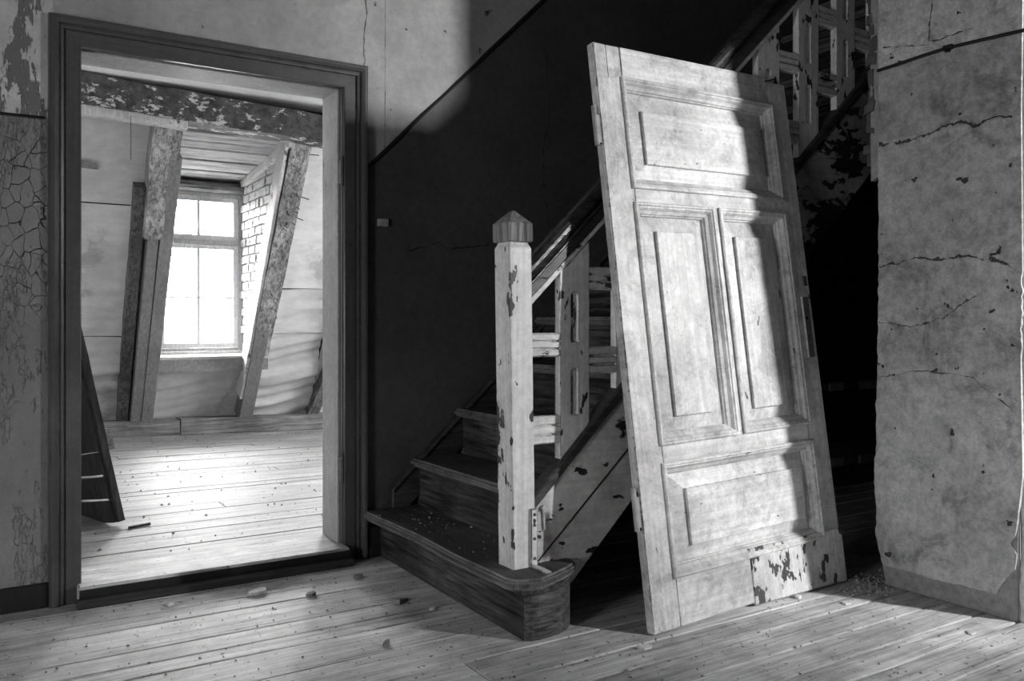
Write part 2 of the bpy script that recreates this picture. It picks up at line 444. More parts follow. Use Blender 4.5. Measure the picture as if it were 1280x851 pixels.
# ------------------------------------------------------------------ hall shell
D = 3.5
WIN_Z = (1.0, 2.4)
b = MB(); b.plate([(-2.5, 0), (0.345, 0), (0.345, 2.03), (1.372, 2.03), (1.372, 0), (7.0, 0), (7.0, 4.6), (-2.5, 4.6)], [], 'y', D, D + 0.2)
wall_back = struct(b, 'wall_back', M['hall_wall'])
b = MB(); b.plate([(-3.0, 0), (3.7, 0), (3.7, 4.6), (-3.0, 4.6)], [], 'x', -2.7, -2.5)
struct(b, 'wall_left', M['hidden_wall'])
b = MB(); b.box((-2.7, -3.2, 0), (5.1, -3.0, 4.6)); struct(b, 'wall_front', M['hidden_wall'])
b = MB(); b.plate([(-3.0, 0), (1.53, 0), (1.53, 4.6), (-3.0, 4.6)], [[(-2.0, 1.95), (-1.64, 1.95), (-1.64, 2.56), (-2.0, 2.56)]], 'x', 4.9, 5.1)
struct(b, 'wall_window', M['hidden_wall'])
struct(MB().box((4.35, -3.0, 0), (4.42, -1.27, 4.6)), 'light_blocker', M['hidden_wall'])  # unseen stub added to cut off the left side of the hall window beam
b = MB(); b.box((-2.7, -3.2, 4.6), (7.2, 3.7, 4.75)); struct(b, 'ceiling', M['hidden_wall'])
b = MB(); b.box((7.0, 2.06, 0), (7.2, 3.7, 4.6)); struct(b, 'wall_stairwell', M['shade_dark'])

# floor with single boards
fl = struct(MB().box((-2.7, -3.2, -0.12), (7.2, 3.7, -0.03)), 'floor', M['under'])
seams = [3.52, 3.39, 3.23, 3.105, 2.885, 2.76, 2.662, 2.46, 2.26, 2.085, 1.955, 1.805, 1.665, 1.55, 1.40]
while seams[-1] > -2.9: seams.append(seams[-1] - random.choice((0.14, 0.17, 0.2, 0.22)))
for i in range(len(seams) - 1):
    y1, y0 = seams[i], seams[i + 1]; cuts = [-2.5, 7.0]
    if i == 8: cuts = [-2.5, 1.265, 7.0]
    elif i % 3 == 1: cuts = [-2.5, random.uniform(-1.5, -0.5), 7.0]
    elif i % 3 == 2 and i > 9: cuts = [-2.5, random.uniform(3.1, 4.0), 7.0]
    for a, c_ in zip(cuts[:-1], cuts[1:]):
        g_ = random.choice((0.002, 0.0035, 0.005))
        dz = random.uniform(-0.003, 0.0)
        MB().box((a + 0.002, y0 + g_, -0.03), (c_ - 0.002, y1 - g_, dz)).build('floorboard', M['floor'], fl, bevel=0.002)

# attic floor, sagging slightly to the right at its far side
def az(x, y): return 0.07 - 0.025 * (x - 0.97) * max(0, min(1, (y - 3.7) / 4.0))
fa = struct(MB().box((.1, 3.72, -0.25), (6.0, 9.4, -0.12)), 'floor', M['under'])
y = 3.70
while y < 7.9:
    w = random.choice((0.11, 0.13, 0.15)); y1 = y + w; g_ = 0.002
    cuts = [.285] + ([random.uniform(.6, 3)] if random.random() < 0.35 else []) + [5.9]
    for a, c_ in zip(cuts[:-1], cuts[1:]):
        dz = random.uniform(-0.002, 0.002)
        P = [(a, y + g_), (c_ - .003, y + g_), (c_ - .003, y1 - g_), (a, y1 - g_)]
        MB().hexa([(p[0], p[1], az(*p) - 0.03) for p in P] + [(p[0], p[1], az(*p) + dz) for p in P]).build('floorboard', M['attic_floor'], fa, bevel=0.0015)
    y = y1

# ------------------------------------------------------------------ doorway: lining, architrave, threshold
dr = MB()
dr.box((0.3455, 3.53, 0.0), (0.362, 3.715, 2.0295)).box((1.355, 3.53, 0.0), (1.3715, 3.715, 2.0295)).box((0.345, 3.53, 2.016), (1.372, 3.715, 2.0295))
door_1 = struct(dr, 'door_1', M['jamb'], bevel=0.002)
dr = MB(); dr.box((0.345, 3.498, 0), (0.357, 3.53, 2.03)).box((1.364, 3.498, 0), (1.372, 3.53, 2.03)).box((0.345, 3.498, 2.022), (1.372, 3.53, 2.03))
dr.build('rebate', M['casing'], door_1)
xi0, xi1, zi = 0.360, 1.367, 2.018
PROF = [(0, 0.0), (0, .014), (.004, .017), (.05, .017), (.053, .012), (.056, .012), (.058, .022), (.066, .024), (.07, .020), (.073, .020), (.076, .030), (.088, .036), (.098, .036), (.104, .028), (.107, .0)]
Ls = [[Vector((xi0 - d, D - p, 0)) for d, p in PROF], [Vector((xi0 - d, D - p, zi + d)) for d, p in PROF]]
Rs = [[Vector((xi1 + d, D - p, 0)) for d, p in PROF], [Vector((xi1 + d, D - p, zi + d)) for d, p in PROF]]
MB().loft(Ls).build('architrave', M['casing'], door_1)
MB().loft([Ls[1], Rs[1]]).build('architrave', M['casing_x'], door_1)
MB().loft(Rs).build('architrave', M['casing'], door_1)
# hinge knuckles left on the right jamb
for z0, z1 in ((1.60, 1.72), (0.33, 0.45)):
    h_ = MB().tube([(1.362, 3.492, z0), (1.362, 3.492, (z0 + z1) / 2 - .002)], 0.0085, 10).tube([(1.362, 3.492, (z0 + z1) / 2 + .002), (1.362, 3.492, z1)], 0.0085, 10)
    h_.tube([(1.362, 3.492, z1), (1.362, 3.492, z1 + .015)], [0.006, 0.002], 8)
    h_.box((1.358, 3.49, z0 + .01), (1.366, 3.55, z1 - .01)); h_.build('hinge', M['iron'], door_1)
th = struct(MB().box((0.345, 3.425, 0.0), (1.372, 3.72, 0.07)), 'trim_1', m_wood('worn_threshold', 0.28, 0.6, 'x', 0.6, 0.5, 0.6, 1, 0.6), bevel=0.006)
MB().box((0.335, 3.385, 0.0), (1.375, 3.425, 0.032)).build('ledge', M['dark_wood'], th, bevel=0.006)
MB().box((0.347, 3.419, 0.03), (1.370, 3.4262, 0.060)).build('riser_face', M['black'], th)
bl = struct(MB().box((-2.5, 3.485, 0), (0.254, 3.5, 0.088)), 'baseboard_left', M['black'], bevel=0.003)
br = struct(MB().box((1.476, 3.478, 0), (1.60, 3.5, 0.13)).box((1.476, 3.47, 0), (1.60, 3.5, 0.05)), 'baseboard_right', M['black'], bevel=0.004)
# raised ridge of the dado line running up the stair wall and across left of the door
b = MB()
pp = [(1.478, 1.692)] + [(1.49 + i * 0.12, 1.703 + i * 0.12 * 0.98 + random.uniform(-.004, .004)) for i in range(0, 22)]
b.tube([(x_, D - 0.001, z_) for x_, z_ in pp], [0.009 + random.uniform(-.003, .003) for _ in pp], 6)
b.tube([(-2.4 + i * .24, D - 0.001, 1.745 + random.uniform(-.003, .003)) for i in range(12)], 0.006, 6)
struct(b, 'trim_2', M['black'])

# ------------------------------------------------------------------ right-hand pier
pier = struct(MB().box((3.027, 1.545, 0), (5.1, 2.045, 4.6)), 'wall_right', M['pier_raw'])
left_e = [(2.056, 0.075), (2.066, 0.111), (2.088, 0.186), (2.083, 0.29), (2.094, 0.391), (2.092, 0.461), (2.083, 0.542), (2.085, 0.60), (2.087, 0.68), (2.080, 0.825), (2.076, 1.093), (2.074, 1.401), (2.076, 1.652), (2.075, 2.3), (2.07, 4.55)]
bot_e = [(1.55, 0.33), (1.556, 0.292), (1.571, 0.264), (1.551, 0.228), (1.556, 0.177), (1.60, 0.116), (1.618, 0.075), (1.734, 0.077), (1.833, 0.073), (1.937, 0.074)]
def ragged(pts, amp, closed=False):
    out = []
    for (a, b_), (c_, d_) in zip(pts[:-1], pts[1:]):
        n = max(1, int(math.hypot(c_ - a, d_ - b_) / 0.018)) if math.hypot(c_ - a, d_ - b_) < 0.4 else 1
        for k in range(n):
            q = Vector((a + (c_ - a) * k / n, b_ + (d_ - b_) * k / n)); j = random.uniform(-amp, amp) if k else 0
            out.append((q.x + j, q.y + random.uniform(-amp, amp) * (1 if k else 0)))
    out.append(pts[-1]); return out
outer = ragged(bot_e, 0.003) + ragged(left_e, 0.003) + [(1.53, 4.55)] + ragged([(1.53, 2.2), (1.536, 1.75), (1.532, 1.2), (1.538, 0.9), (1.531, 0.5)], 0.004)
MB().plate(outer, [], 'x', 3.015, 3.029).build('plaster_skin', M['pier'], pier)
MB().plate(ragged([(1.55, 0.0), (2.05, 0.0), (2.06, 0.06), (2.045, 0.25), (2.05, 0.6), (2.05, 4.5), (1.55, 4.5)], 0.003), [], 'x', 3.022, 3.03).build('render_coat', M['pier_raw'], pier)
# plaster on the pier's end that faces the room
MB().plate(ragged([(3.03, 0.0), (3.025, 0.12), (3.04, 0.25), (3.028, 0.5), (3.03, 0.9), (3.022, 1.3), (3.026, 1.8), (3.02, 2.3)], 0.004) + [(3.02, 4.5), (4.9, 4.5), (4.9, 0.0)], [], 'y', 1.53, 1.546).build('end_plaster', m_paint('pier_end_limewash', 0.62, 0.2, 0.3, 'z', 0.85, 0.3, 9), pier)
# lath and broken brick edge above the stair opening behind the pier
lw = MB().plate([(2.05, 1.60), (2.115, 1.575), (2.118, 2.0), (2.112, 2.6), (2.118, 4.5), (2.04, 4.5)], [], 'x', 3.026, 3.05).build('return_plaster', M['pier_raw'], pier)
z_ = 1.62
while z_ < 3.4:
    h2 = random.uniform(0.03, 0.085)
    MB().beam((3.05, 2.10, z_ + h2 / 2), (3.05 + random.uniform(-.01, .01), 2.125 + random.uniform(0, .028), z_ + h2 / 2 + random.uniform(-.01, .01)), (1, 0, 0), (0, 0, 1), 0.05, h2 - 0.004, 4, 0.016, z_ * 7).build('brick', M['rubble'], pier)
    z_ += h2

# thin black cable along the pier with a small clip
cb = MB(); cp = [(2.075, 1.999), (1.98, 2.003), (1.88, 2.009), (1.789, 2.012), (1.65, 2.006), (1.52, 2.000)]
cb.tube([(3.009, y_, z2) for y_, z2 in cp], 0.0065, 6)
cab = top_thing(cb, 'cable', M['black'], (3.009, 1.8, 2.0), 'thin black cable running across the pale plaster pier near its top', 'cable')
MB().box((3.002, 1.772, 2.004), (3.016, 1.806, 2.022)).box((3.002, 1.782, 1.998), (3.016, 1.798, 2.01)).build('clip', M['black'], cab)

# ------------------------------------------------------------------ staircase
SL = 0.945
st = empty('staircase', (1.5, 2.4, 0), 'old wooden staircase climbing along the dark wall, white chipped balustrade', 'staircase')
YS = 2.412
k_ = 1.019
tp = [(1.423, 3.42), (1.436, 2.93), (1.42, 2.603), (1.423, 2.356), (1.421, 2.285), (1.436, 2.245), (1.474, 2.225), (1.525, 2.216), (1.596, 2.245), (1.662, 2.273), (1.717, 2.307), (1.738, 2.344), (1.728, 2.375)]
tp = [(x_ * k_, y_ * k_) for x_, y_ in tp]
b = MB().prism([(x_, y_, 0.168) for x_, y_ in tp] + [(1.765, 2.445, 0.168), (1.76, 3.485, 0.168)], (0, 0, 0.037))
b.build('tread', M['tread'], st, bevel=0.008, seg=2)
rp = [(1.531, 3.334), (1.517, 2.758), (1.513, 2.467), (1.51, 2.304)]
MB().prism([(x_, y_, 0.0) for x_, y_ in rp] + [(1.535, 2.304, 0), (1.535, 3.48, 0), (1.531, 3.48, 0)], (0, 0, 0.168)).build('riser', M['riser'], st)
arc = [(1.51, 2.304), (1.53, 2.288), (1.554, 2.284), (1.603, 2.287), (1.64, 2.294), (1.67, 2.306), (1.70, 2.325), (1.725, 2.35), (1.738, 2.38)]
MB().prism([(x_, y_, 0) for x_, y_ in arc] + [(1.73, 2.47, 0), (1.54, 2.47, 0)], (0, 0, 0.168)).build('bullnose', M['riser_z'], st)
MB().prism([(x_ - .004, y_ - .004, 0.145) for x_, y_ in arc] + [(1.73, 2.44, .145), (1.535, 2.44, .145)], (0, 0, 0.022)).build('nosing_mould', M['riser'], st, bevel=.004)
NS = 18
for k in range(2, NS):
    xn, zn = 1.675 + .221 * (k - 2), .205 + .209 * (k - 1)
    if k > 2:
        pass
    MB().box((xn, 2.449, zn - .035), (xn + .285, 3.485, zn)).build('tread', M['tread'], st, bevel=.011, seg=2)
    MB().box((xn + .04, 2.449, zn - .209), (xn + .062, 3.485, zn - .035)).build('riser', M['riser'], st)
# outer string (with the flaking lower board line)
X1 = 5.2
def top(x): return .376 + SL * (x - 1.607)
def low(x): return .115 + SL * (x - 1.780)
MB().prism([(1.597, YS, .200), (1.597, YS, .367), (2.60, YS, top(2.60)), (2.66, YS, low(2.66)), (1.780, YS, .115), (1.735, YS, .11), (1.735, YS, .200)], (0, .035, 0)).build('outer_string', M['string'], st, bevel=.003)
MB().prism([(1.635, YS - .002, .205), (2.6, YS - .002, 1.06), (2.6, YS - .002, 1.064), (1.631, YS - .002, .209)], (0, .006, 0)).build('string_joint', M['black'], st)
MB().prism([(1.597, YS - .012, top(1.597)), (1.597, YS - .012, top(1.597) + .05), (X1, YS - .012, top(X1) + .05), (X1, YS - .012, top(X1))], (0, .062, 0)).build('string_cap', M['dark_wood'], st, bevel=.006)
MB().prism([(2.601, YS, top(2.601)), (X1, YS, top(X1)), (X1, YS, low(X1)), (2.661, YS, low(2.661))], (0, .035, 0)).build('outer_string', M['string_upper'], st)
# skirting up the wall
MB().prism([(1.585, 3.465, .13), (1.585, 3.465, .279), (X1, 3.465, .279 + .9 * (X1 - 1.585)), (X1, 3.465, .13 + .9 * (X1 - 1.585))], (0, .035, 0)).build('wall_string', M['dark_wood'], st, bevel=.004)
MB().prism([(1.578, 3.45, .27), (1.578, 3.45, .292), (X1, 3.45, .292 + .9 * (X1 - 1.578)), (X1, 3.45, .27 + .9 * (X1 - 1.578))], (0, .05, 0)).build('skirting_bead', M['dark_wood'], st, bevel=.005)
# newel post, leaning a touch
def nx(z): return 1.521 - 0.0177 * (z - .205) / 1.1
nw = MB()
def sq(z, e=0.0): return [(nx(z) - e, 2.3835 - e, z), (nx(z) + .0886 + e, 2.3835 - e, z), (nx(z) + .0886 + e, 2.478 + e, z), (nx(z) - e, 2.478 + e, z)]
nw.loft([sq(.200), sq(.7), sq(1.265), sq(1.275, -.006), sq(1.286, -.009)])
newel = nw.build('newel_post', M['white_paint'], st, bevel=.003)
cp_ = MB(); ctr = (nx(1.36) + .0443, 2.431)
cp_.loft([sq(1.284, .002), sq(1.290, .004), sq(1.346, .004), [(ctr[0] - .006, ctr[1] - .006, 1.391), (ctr[0] + .006, ctr[1] - .006, 1.391), (ctr[0] + .006, ctr[1] + .006, 1.389), (ctr[0] - .006, ctr[1] + .006, 1.389)]])
tag(cp_.build('newel_cap', M['raw'], newel, bevel=.002), 'bare weathered wooden cap with a pointed top')
sp = MB().box((1.584, 2.3735, .210), (1.611, 2.3845, .400)).box((1.584, 2.289, .205), (1.613, 2.3845, .211))
strap = sp.build('strap', M['white_paint'], newel, bevel=.004, seg=2)
for zz in (.235, .30, .345, .38):
    MB().tube([(1.5975, 2.374, zz), (1.5975, 2.369, zz)], [.006, .004], 8).build('screw', M['iron'], strap)
hk = MB().tube([(1.655, YS + .002, .39), (1.655, YS - .012, .39)], .009, 8).tube([(1.655, YS - .006, .39), (1.661, YS - .006, .315)], .003, 6).build('hook', M['iron_pale'], st)
# handrail: rounded dark rail over a moulded sub-rail and a white fillet
def railpart(prof, x0, x1, name, mat, bev=0, sm=False):
    ring = lambda x: [Vector((x, 2.4355 + a, 1.085 + SL * (x - 1.622) + h2)) for a, h2 in prof]
    o = MB().loft([ring(x0), ring(x1)]).build(name, mat, st, bevel=bev)
    return o
RX = 5.0
railpart([(-.022, 0), (.022, 0), (.022, .026), (-.022, .026)], 1.600, RX, 'rail_fillet', M['white_paint_x'], .002)
railpart([(-.027, .026), (.027, .026), (.027, .075), (-.027, .075)], 1.600, RX, 'sub_rail', M['dark_wood'], .004)
railpart([(-.030, .075), (-.030, .082), (-.022, .088), (-.026, .096), (-.031, .104), (-.035, .118), (-.035, .134), (-.029, .150), (-.018, .160), (0, .163), (.018, .160), (.034, .150), (.042, .134), (.042, .118), (.036, .104), (.026, .096), (.022, .088), (.030, .082), (.030, .075)], 1.593, RX, 'handrail', M['rail'])
# slotted flat balusters and ribbed cross pieces between them
PI = .2473
for i in range(13):
    x0 = 1.7347 + PI * i; x1 = x0 + .1246
    cap_z = lambda x: top(x) + .045
    rz = lambda x: 1.093 + SL * (x - 1.622)
    dz = SL * PI * i; cx = (x0 + x1) / 2 - .001
    def slot(z0, z1, w=.017):
        return [(cx - w, z0), (cx + w, z0), (cx + w, z1 - .012), (cx + w * .6, z1 - .003), (cx, z1), (cx - w * .6, z1 - .003), (cx - w, z1 - .012)]
    MB().plate([(x0, cap_z(x0)), (x1, cap_z(x1)), (x1, rz(x1)), (x0, rz(x0))], [slot(.6957 + dz, .8609 + dz), slot(.948 + dz, 1.1253 + dz)], 'y', 2.418, 2.451).build('baluster', M['white_paint'], st, bevel=0)
    xa = 1.600 if i == 0 else x0 - PI + .1246
    for z0, z1 in ((.8994, .9815), (.6014, .6977)):
        z0 += dz; z1 += dz
        H_ = z1 - z0; g0, g1 = 2.418, 2.427; pr = [(g1, 0), (g0, .005), (g0, H_ * .30), (g1, H_ * .31), (g1, H_ * .38), (g0, H_ * .39), (g0, H_ * .62), (g1, H_ * .63), (g1, H_ * .70), (g0, H_ * .71), (g0, H_ - .005), (g1, H_), (2.448, H_), (2.448, 0)]
        if z1 > rz(xa) or z0 < cap_z(x0): continue
        MB().loft([[Vector((xa, a, z0 + h2)) for a, h2 in pr], [Vector((x0, a, z0 + h2)) for a, h2 in pr]]).build('crosspiece', M['white_paint_x'], st)

# old shelves in the dark space under the stairs
for nm, z0, lab in (('shelf', .345, 'dark lower shelf board under the stairs behind the leaning door'), ('shelf', .700, 'dark upper shelf board under the stairs behind the leaning door')):
    sh = empty(nm, (3.6, 2.62, z0), lab, 'shelf')
    MB().box((3.05, 2.60, z0), (5.0, 2.95, z0 + .03)).build('board', M['timber_dark'], sh, bevel=.003)
    for xa, xb in ((3.40, 3.50), (3.62, 3.76)):
        MB().box((xa, 2.588, z0 - .004), (xb, 2.60, z0 + .036)).build('lit_edge', M['iron_mid'], sh, bevel=.002)  # paler blocks painted as the lit stretches of the shelf front
    MB().box((3.05, 2.93, 0 if z0 < .5 else .376), (3.10, 2.95, z0)).build('bracket', M['timber_dark'], sh)
MB().prism([(2.05, 2.45, low(2.05) - .01), (6.0, 2.45, low(6.0) - .01), (6.0, 2.45, low(6.0) - .03), (2.05, 2.45, low(2.05) - .03)], (0, 1.03, 0)).build('soffit', M['shade_dark'], st)  # dark boards added to keep the space beneath the flight black
struct(MB().prism([(1.9, 3.43, 0), (5.2, 3.43, 0), (5.2, 3.43, 3.2)], (0, .03, 0)), 'understairs_shade', M['shade_dark'])  # dark sheet over the wall, added so the understairs reads as shade
struct(MB().box((5.1, 2.0, 0), (5.2, 3.5, 4.6)), 'wall_understairs', M['shade_dark'])  # dark end wall added to close the understairs in black

# ------------------------------------------------------------------ leaning panelled door
a_ = Vector((.9989, .0412, .0250)).normalized(); b_ = Vector((-.0010, .125, .992)); b_ = (b_ - a_ * b_.dot(a_)).normalized(); y_ax = b_.cross(a_)
ld = empty('panelled_door', (1.89, 2.113, 0.0), 'scuffed white four-panelled door leaning unhinged against the staircase', 'door')
ld.matrix_world = Matrix(((a_.x, y_ax.x, b_.x, 1.89), (a_.y, y_ax.y, b_.y, 2.113), (a_.z, y_ax.z, b_.z, 0.003), (0, 0, 0, 1)))
def dpart(mb, name, mat, parent=None, **kw):
    return mb.build(name, mat, parent or ld, local=True, **kw)
TH = .036
dpart(MB().box((0, 0, 0), (.125, TH, 2.0)), 'stile', M['door'], bevel=.004, seg=2)
dpart(MB().box((.914, 0, -.0), (1.03, TH, 1.985)), 'stile', M['door'], bevel=.004, seg=2)
for z0, z1 in ((0, .172), (.527, .612), (1.427, 1.503), (1.876, 2.0)):
    dpart(MB().box((.125, .0007, z0), (.914, TH, z1)), 'rail', M['door_x'], bevel=.001)
dpart(MB().box((.496, .0007, .612), (.551, TH, 1.427)), 'mullion', M['door'], bevel=.001)
PAN = [((.125, 1.503, .914, 1.876), (.205, 1.583, .825, 1.780), 'door_x'), ((.125, .612, .496, 1.427), (.213, .690, .402, 1.343), 'door'),
       ((.551, .612, .914, 1.427), (.624, .684, .820, 1.337), 'door'), ((.125, .172, .914, .527), (.222, .248, .845, .442), 'door_x')]
for (x0, z0, x1, z1), (f0, g0, f1, g1), mt in PAN:
    m_ = .03
    R = lambda y_, i: [(x0 + i, y_, z0 + i), (x1 - i, y_, z0 + i), (x1 - i, y_, z1 - i), (x0 + i, y_, z1 - i)]
    F = lambda y_, i=0: [(f0 + i, y_, g0 + i), (f1 - i, y_, g0 + i), (f1 - i, y_, g1 - i), (f0 + i, y_, g1 - i)]
    p_ = MB().loft([R(.035, 0), R(.030, 0), R(.030, m_ - .004), F(.0165), F(.0065, .0008), F(.0055, .003)])
    dpart(p_, 'panel', M[mt])
    prof = [(-.014, .0), (-.014, -.008), (-.010, -.011), (-.004, -.011), (.0, -.006), (.004, -.006), (.008, -.001), (.012, .006), (.018, .010), (.022, .012), (.024, .018), (m_ - .002, .020), (m_, .027), (m_, .031)]
    ml = MB(); rings = []
    for sx, sz in ((0, 0), (1, 0), (1, 1), (0, 1), (0, 0)):
        rings.append([Vector((x0 + d if sx == 0 else x1 - d, y_, z0 + d if sz == 0 else z1 - d)) for d, y_ in prof])
    ml.loft(rings, closed=False, cap=False); dpart(ml, 'moulding', M[mt])
tag(dpart(MB().prism([(.496, -.004, -.008), (1.036, -.004, -.024), (1.040, -.004, .181), (.496, -.004, .190)], (0, .03, 0)), 'repair_board', M['patch'], bevel=.003), 'flaking patched board at the foot of the door')
for z0, z1, bz0, bz1 in ((1.640, 1.730, 1.632, 1.770), (.335, .460, .335, .475)):
    hg = dpart(MB().box((-.003, .004, z0), (.003, .036, z1)), 'hinge', M['iron'], bevel=.001)
    dpart(MB().tube([(-.021, .006, bz0), (-.021, .006, bz1)], .009, 10).box((-.021, .004, bz0 + .01), (0, .009, bz1 - .03)), 'knuckle', M['iron_mid'], hg)
    for q in range(3): dpart(MB().tube([(-.003, .02 + .008 * (q % 2), z0 + .02 + q * .03), (-.005, .02 + .008 * (q % 2), z0 + .02 + q * .03)], [.005, .003], 8), 'screw', M['black'], hg)
lk = dpart(MB().plate([(.966, .859), (1.006, .859), (1.008, 1.10), (.967, 1.10)], [[(.986 + .009 * math.cos(k * .785), 1.015 + .009 * math.sin(k * .785)) for k in range(8)], [(.983, .925), (.989, .925), (.989, .95), (.983, .95)]], 'y', -.004, .001), 'lock_plate', m_flat('grey_iron_plate', .16, .45, .6), bevel=0)
dpart(MB().box((.9645, -.0062, .858), (.9695, .001, 1.101)), 'plate_rim', m_flat('bright_rim', .75, .4), lk)
dpart(MB().box((.97, -.002, .90), (1.0, .0008, 1.04)), 'keyhole_void', M['under'], lk)
dpart(MB().box((.993, -.006, 1.145), (1.010, .001, 1.185)), 'latch_stub', M['iron'])
dpart(MB().tube([(.905, -.002, 1.983), (.965, -.008, 1.997)], .003, 6), 'nail', M['black'])
for xx, za_, zb_ in ((.055, 1.88, 2.0), (.118, 1.90, 2.0)):
    dpart(MB().box((xx, -.0006, za_), (xx + .0022, .002, zb_ + .0006)), 'split', M['black'])

# small remains of a fitting on the stair wall
wf = MB().box((1.525, 3.482, 1.438), (1.572, 3.501, 1.470)).box((1.532, 3.478, 1.444), (1.56, 3.484, 1.464))
top_thing(wf, 'wall_plug', M['iron_mid'], (1.55, 3.5, 1.45), 'small pale broken electrical fitting on the dark wall beside the door', 'fitting', bevel=.002)

# ------------------------------------------------------------------ attic room
def yp(z): return 7.72 - .545 * (z - .2)          # front of the leaning posts
def ym(z): return yp(z) + .17                      # sloping lining behind them
UP = Vector((0, -.545, 1)).normalized(); NRM = Vector((0, -1, -.545)).normalized()   # along the slope, and out of it into the room
struct(MB().box((-1.5, 3.7, 2.68), (6, 9.4, 2.8)), 'ceiling', M['attic_white'])
struct(MB().box((.08, 3.72, -.2), (.28, 9.4, 2.8)), 'wall_gable', M['attic_white'])
struct(MB().box((5.9, 3.72, -.2), (6.1, 4.7, 2.8)).box((5.9, 6.3, -.2), (6.1, 9.4, 2.8)).box((5.9, 4.7, -.2), (6.1, 6.3, .7)).box((5.9, 4.7, 2.3), (6.1, 6.3, 2.8)).box((6.0, 4.7, .7), (6.05, 6.3, 2.3)), 'wall_gable', M['attic_white'])
# outer skin of the roof slope, open for the two dormers
sk = MB()
def slopebox(x0, x1, z0, z1, off, th):
    return [(x0, ym(z0) + off, z0), (x1, ym(z0) + off, z0), (x1, ym(z0) + off + th, z0), (x0, ym(z0) + off + th, z0), (x0, ym(z1) + off, z1), (x1, ym(z1) + off, z1), (x1, ym(z1) + off + th, z1), (x0, ym(z1) + off + th, z1)]
for x0, x1, z0, z1 in ((-1.5, 1.36, .0, 2.8), (2.24, 2.75, 0, 2.8), (3.45, 6.0, 0, 2.8), (2.75, 3.45, 0, 1.15), (2.75, 3.45, 2.15, 2.8), (1.36, 2.24, 0, .70), (1.36, 2.24, 2.45, 2.8)):
    sk.hexa(slopebox(x0, x1, z0, z1, .05, .12))
roof = struct(sk, 'wall_mansard', M['shade_dark'])
# lining paper in strips with open seams and sagging wrinkles
def lining(x0, x1, z0, z1, wr, seed):
    nxs, nzs = 30, 44; v = []; f = []
    for j in range(nzs + 1):
        for i in range(nxs + 1):
            x_ = x0 + (x1 - x0) * i / nxs; z2 = z0 + (z1 - z0) * j / nzs
            bulge = wr * (noise.noise(Vector((x_ * .9 + seed, z2 * 15 - x_ * 1.6 + noise.noise(Vector((x_ * 2, z2, 4))), seed))) * .035 + noise.noise(Vector((x_ * 2, z2 * 3, seed + 9))) * .02)
            v.append(Vector((x_, ym(z2), z2)) + NRM * bulge)
    for j in range(nzs):
        for i in range(nxs):
            q = j * (nxs + 1) + i; f.append((q, q + 1, q + nxs + 2, q + nxs + 1))
    m = MB(); m.add(v, f); o = m.build('lining_panel', M['lining'], roof, smooth=True); return o
for x0, x1, rows in ((.285, 1.16, ((.15, .895, 1.6), (.905, 1.885, .5), (1.895, 2.6, .3))), (2.2, 2.74, ((.15, .915, 1.8), (.925, 1.30, .8), (1.31, 2.6, .6)))):
    for z0, z1, wr in rows: lining(x0, x1, z0, z1, wr, x0 + z0)
lining(1.30, 2.14, .15, .665, .5, 3.3)
# dormer
db = MB()
for xa in (2.16, 1.24):
    db.prism([(xa, ym(.70) + .03, .70), (xa, 8.1, .70), (xa, 8.1, 2.46), (xa, ym(2.46) + .03, 2.46)], (.12, 0, 0))
db.box((1.26, 7.56, .60), (2.26, 8.2, .70)).box((1.26, 8.02, 2.165), (2.26, 8.2, 2.6)).box((1.2, 6.52, 2.50), (2.4, 8.2, 2.6)).box((1.24, 8.02, .60), (1.40, 8.2, 2.4))
dormer = struct(db, 'wall_dormer', M['mortar'])
MB().prism([(1.34, ym(.64) - .012, .64), (1.34, ym(.725) - .015, .725), (1.34, 7.99, .735), (1.34, 7.99, .64)], (.84, 0, 0)).build('ledge', M['attic_white'], dormer)
proto = []
for q in range(4):
    m = MB(); m.beam((0, -.5, 0), (0, .5, 0), (1, 0, 0), (0, 0, 1), .03, 1, 3, 0); m.v = [Vector((p.x + noise.noise(p * 3 + Vector((q * 7, 0, 0))) * .008, p.y * (1 + noise.noise(p * 2 + Vector((q, 3, 0))) * .12), p.z * (1 + noise.noise(p * 2.3 + Vector((0, q * 3, 1))) * .16))) for p in m.v]
    o = m.build('brick', M['brick'], dormer); proto.append(o)
used = set(); zc = .76; row = 0
while zc < 2.42:
    ymin = max(ym(zc) + .06, 6.7); yy = 7.99 - (.07 if row % 2 else 0)
    while yy - .10 > ymin:
        w = random.uniform(.17, .21) if random.random() < .6 else random.uniform(.09, .12)
        if yy - w < ymin: w = yy - ymin
        q = random.randrange(4)
        if q not in used: o = proto[q]; used.add(q)
        else: o = proto[q].copy(); COL.objects.link(o)
        o.location = (2.152 + random.uniform(-.005, .004), yy - w / 2, zc + .034); o.scale = (1, w - .014, .062)
        o.rotation_euler = (random.uniform(-.04, .04), 0, 0); yy -= w
    zc += .078; row += 1
# plank ceiling of the dormer
yy = 8.0; row = 0
def zd(y_): return 2.28 + (8.0 - y_) * .095
while yy > 6.66:
    w = random.choice((.10, .115, .13)); y0 = yy - w; dzp = random.uniform(-.007, .007); zd = lambda y_, q=dzp: 2.28 + (8.0 - y_) * .095 + q
    MB().hexa([(1.30, y0 + .008, zd(y0)), (2.2, y0 + .008, zd(y0) + .004), (2.2, yy - .004, zd(yy) + .004), (1.30, yy - .004, zd(yy)), (1.30, y0 + .008, zd(y0) + .03), (2.2, y0 + .008, zd(y0) + .03), (2.2, yy - .004, zd(yy) + .03), (1.30, yy - .004, zd(yy) + .03)]).build('plank', M['planks'], dormer, bevel=.006)
    yy = y0
MB().beam((2.135, 7.98, 2.255), (2.125, 6.5, 2.395), (1, 0, 0), (0, 0, 1), .05, .06, 10, .008, 5).build('edge_lath', M['lath'], dormer)
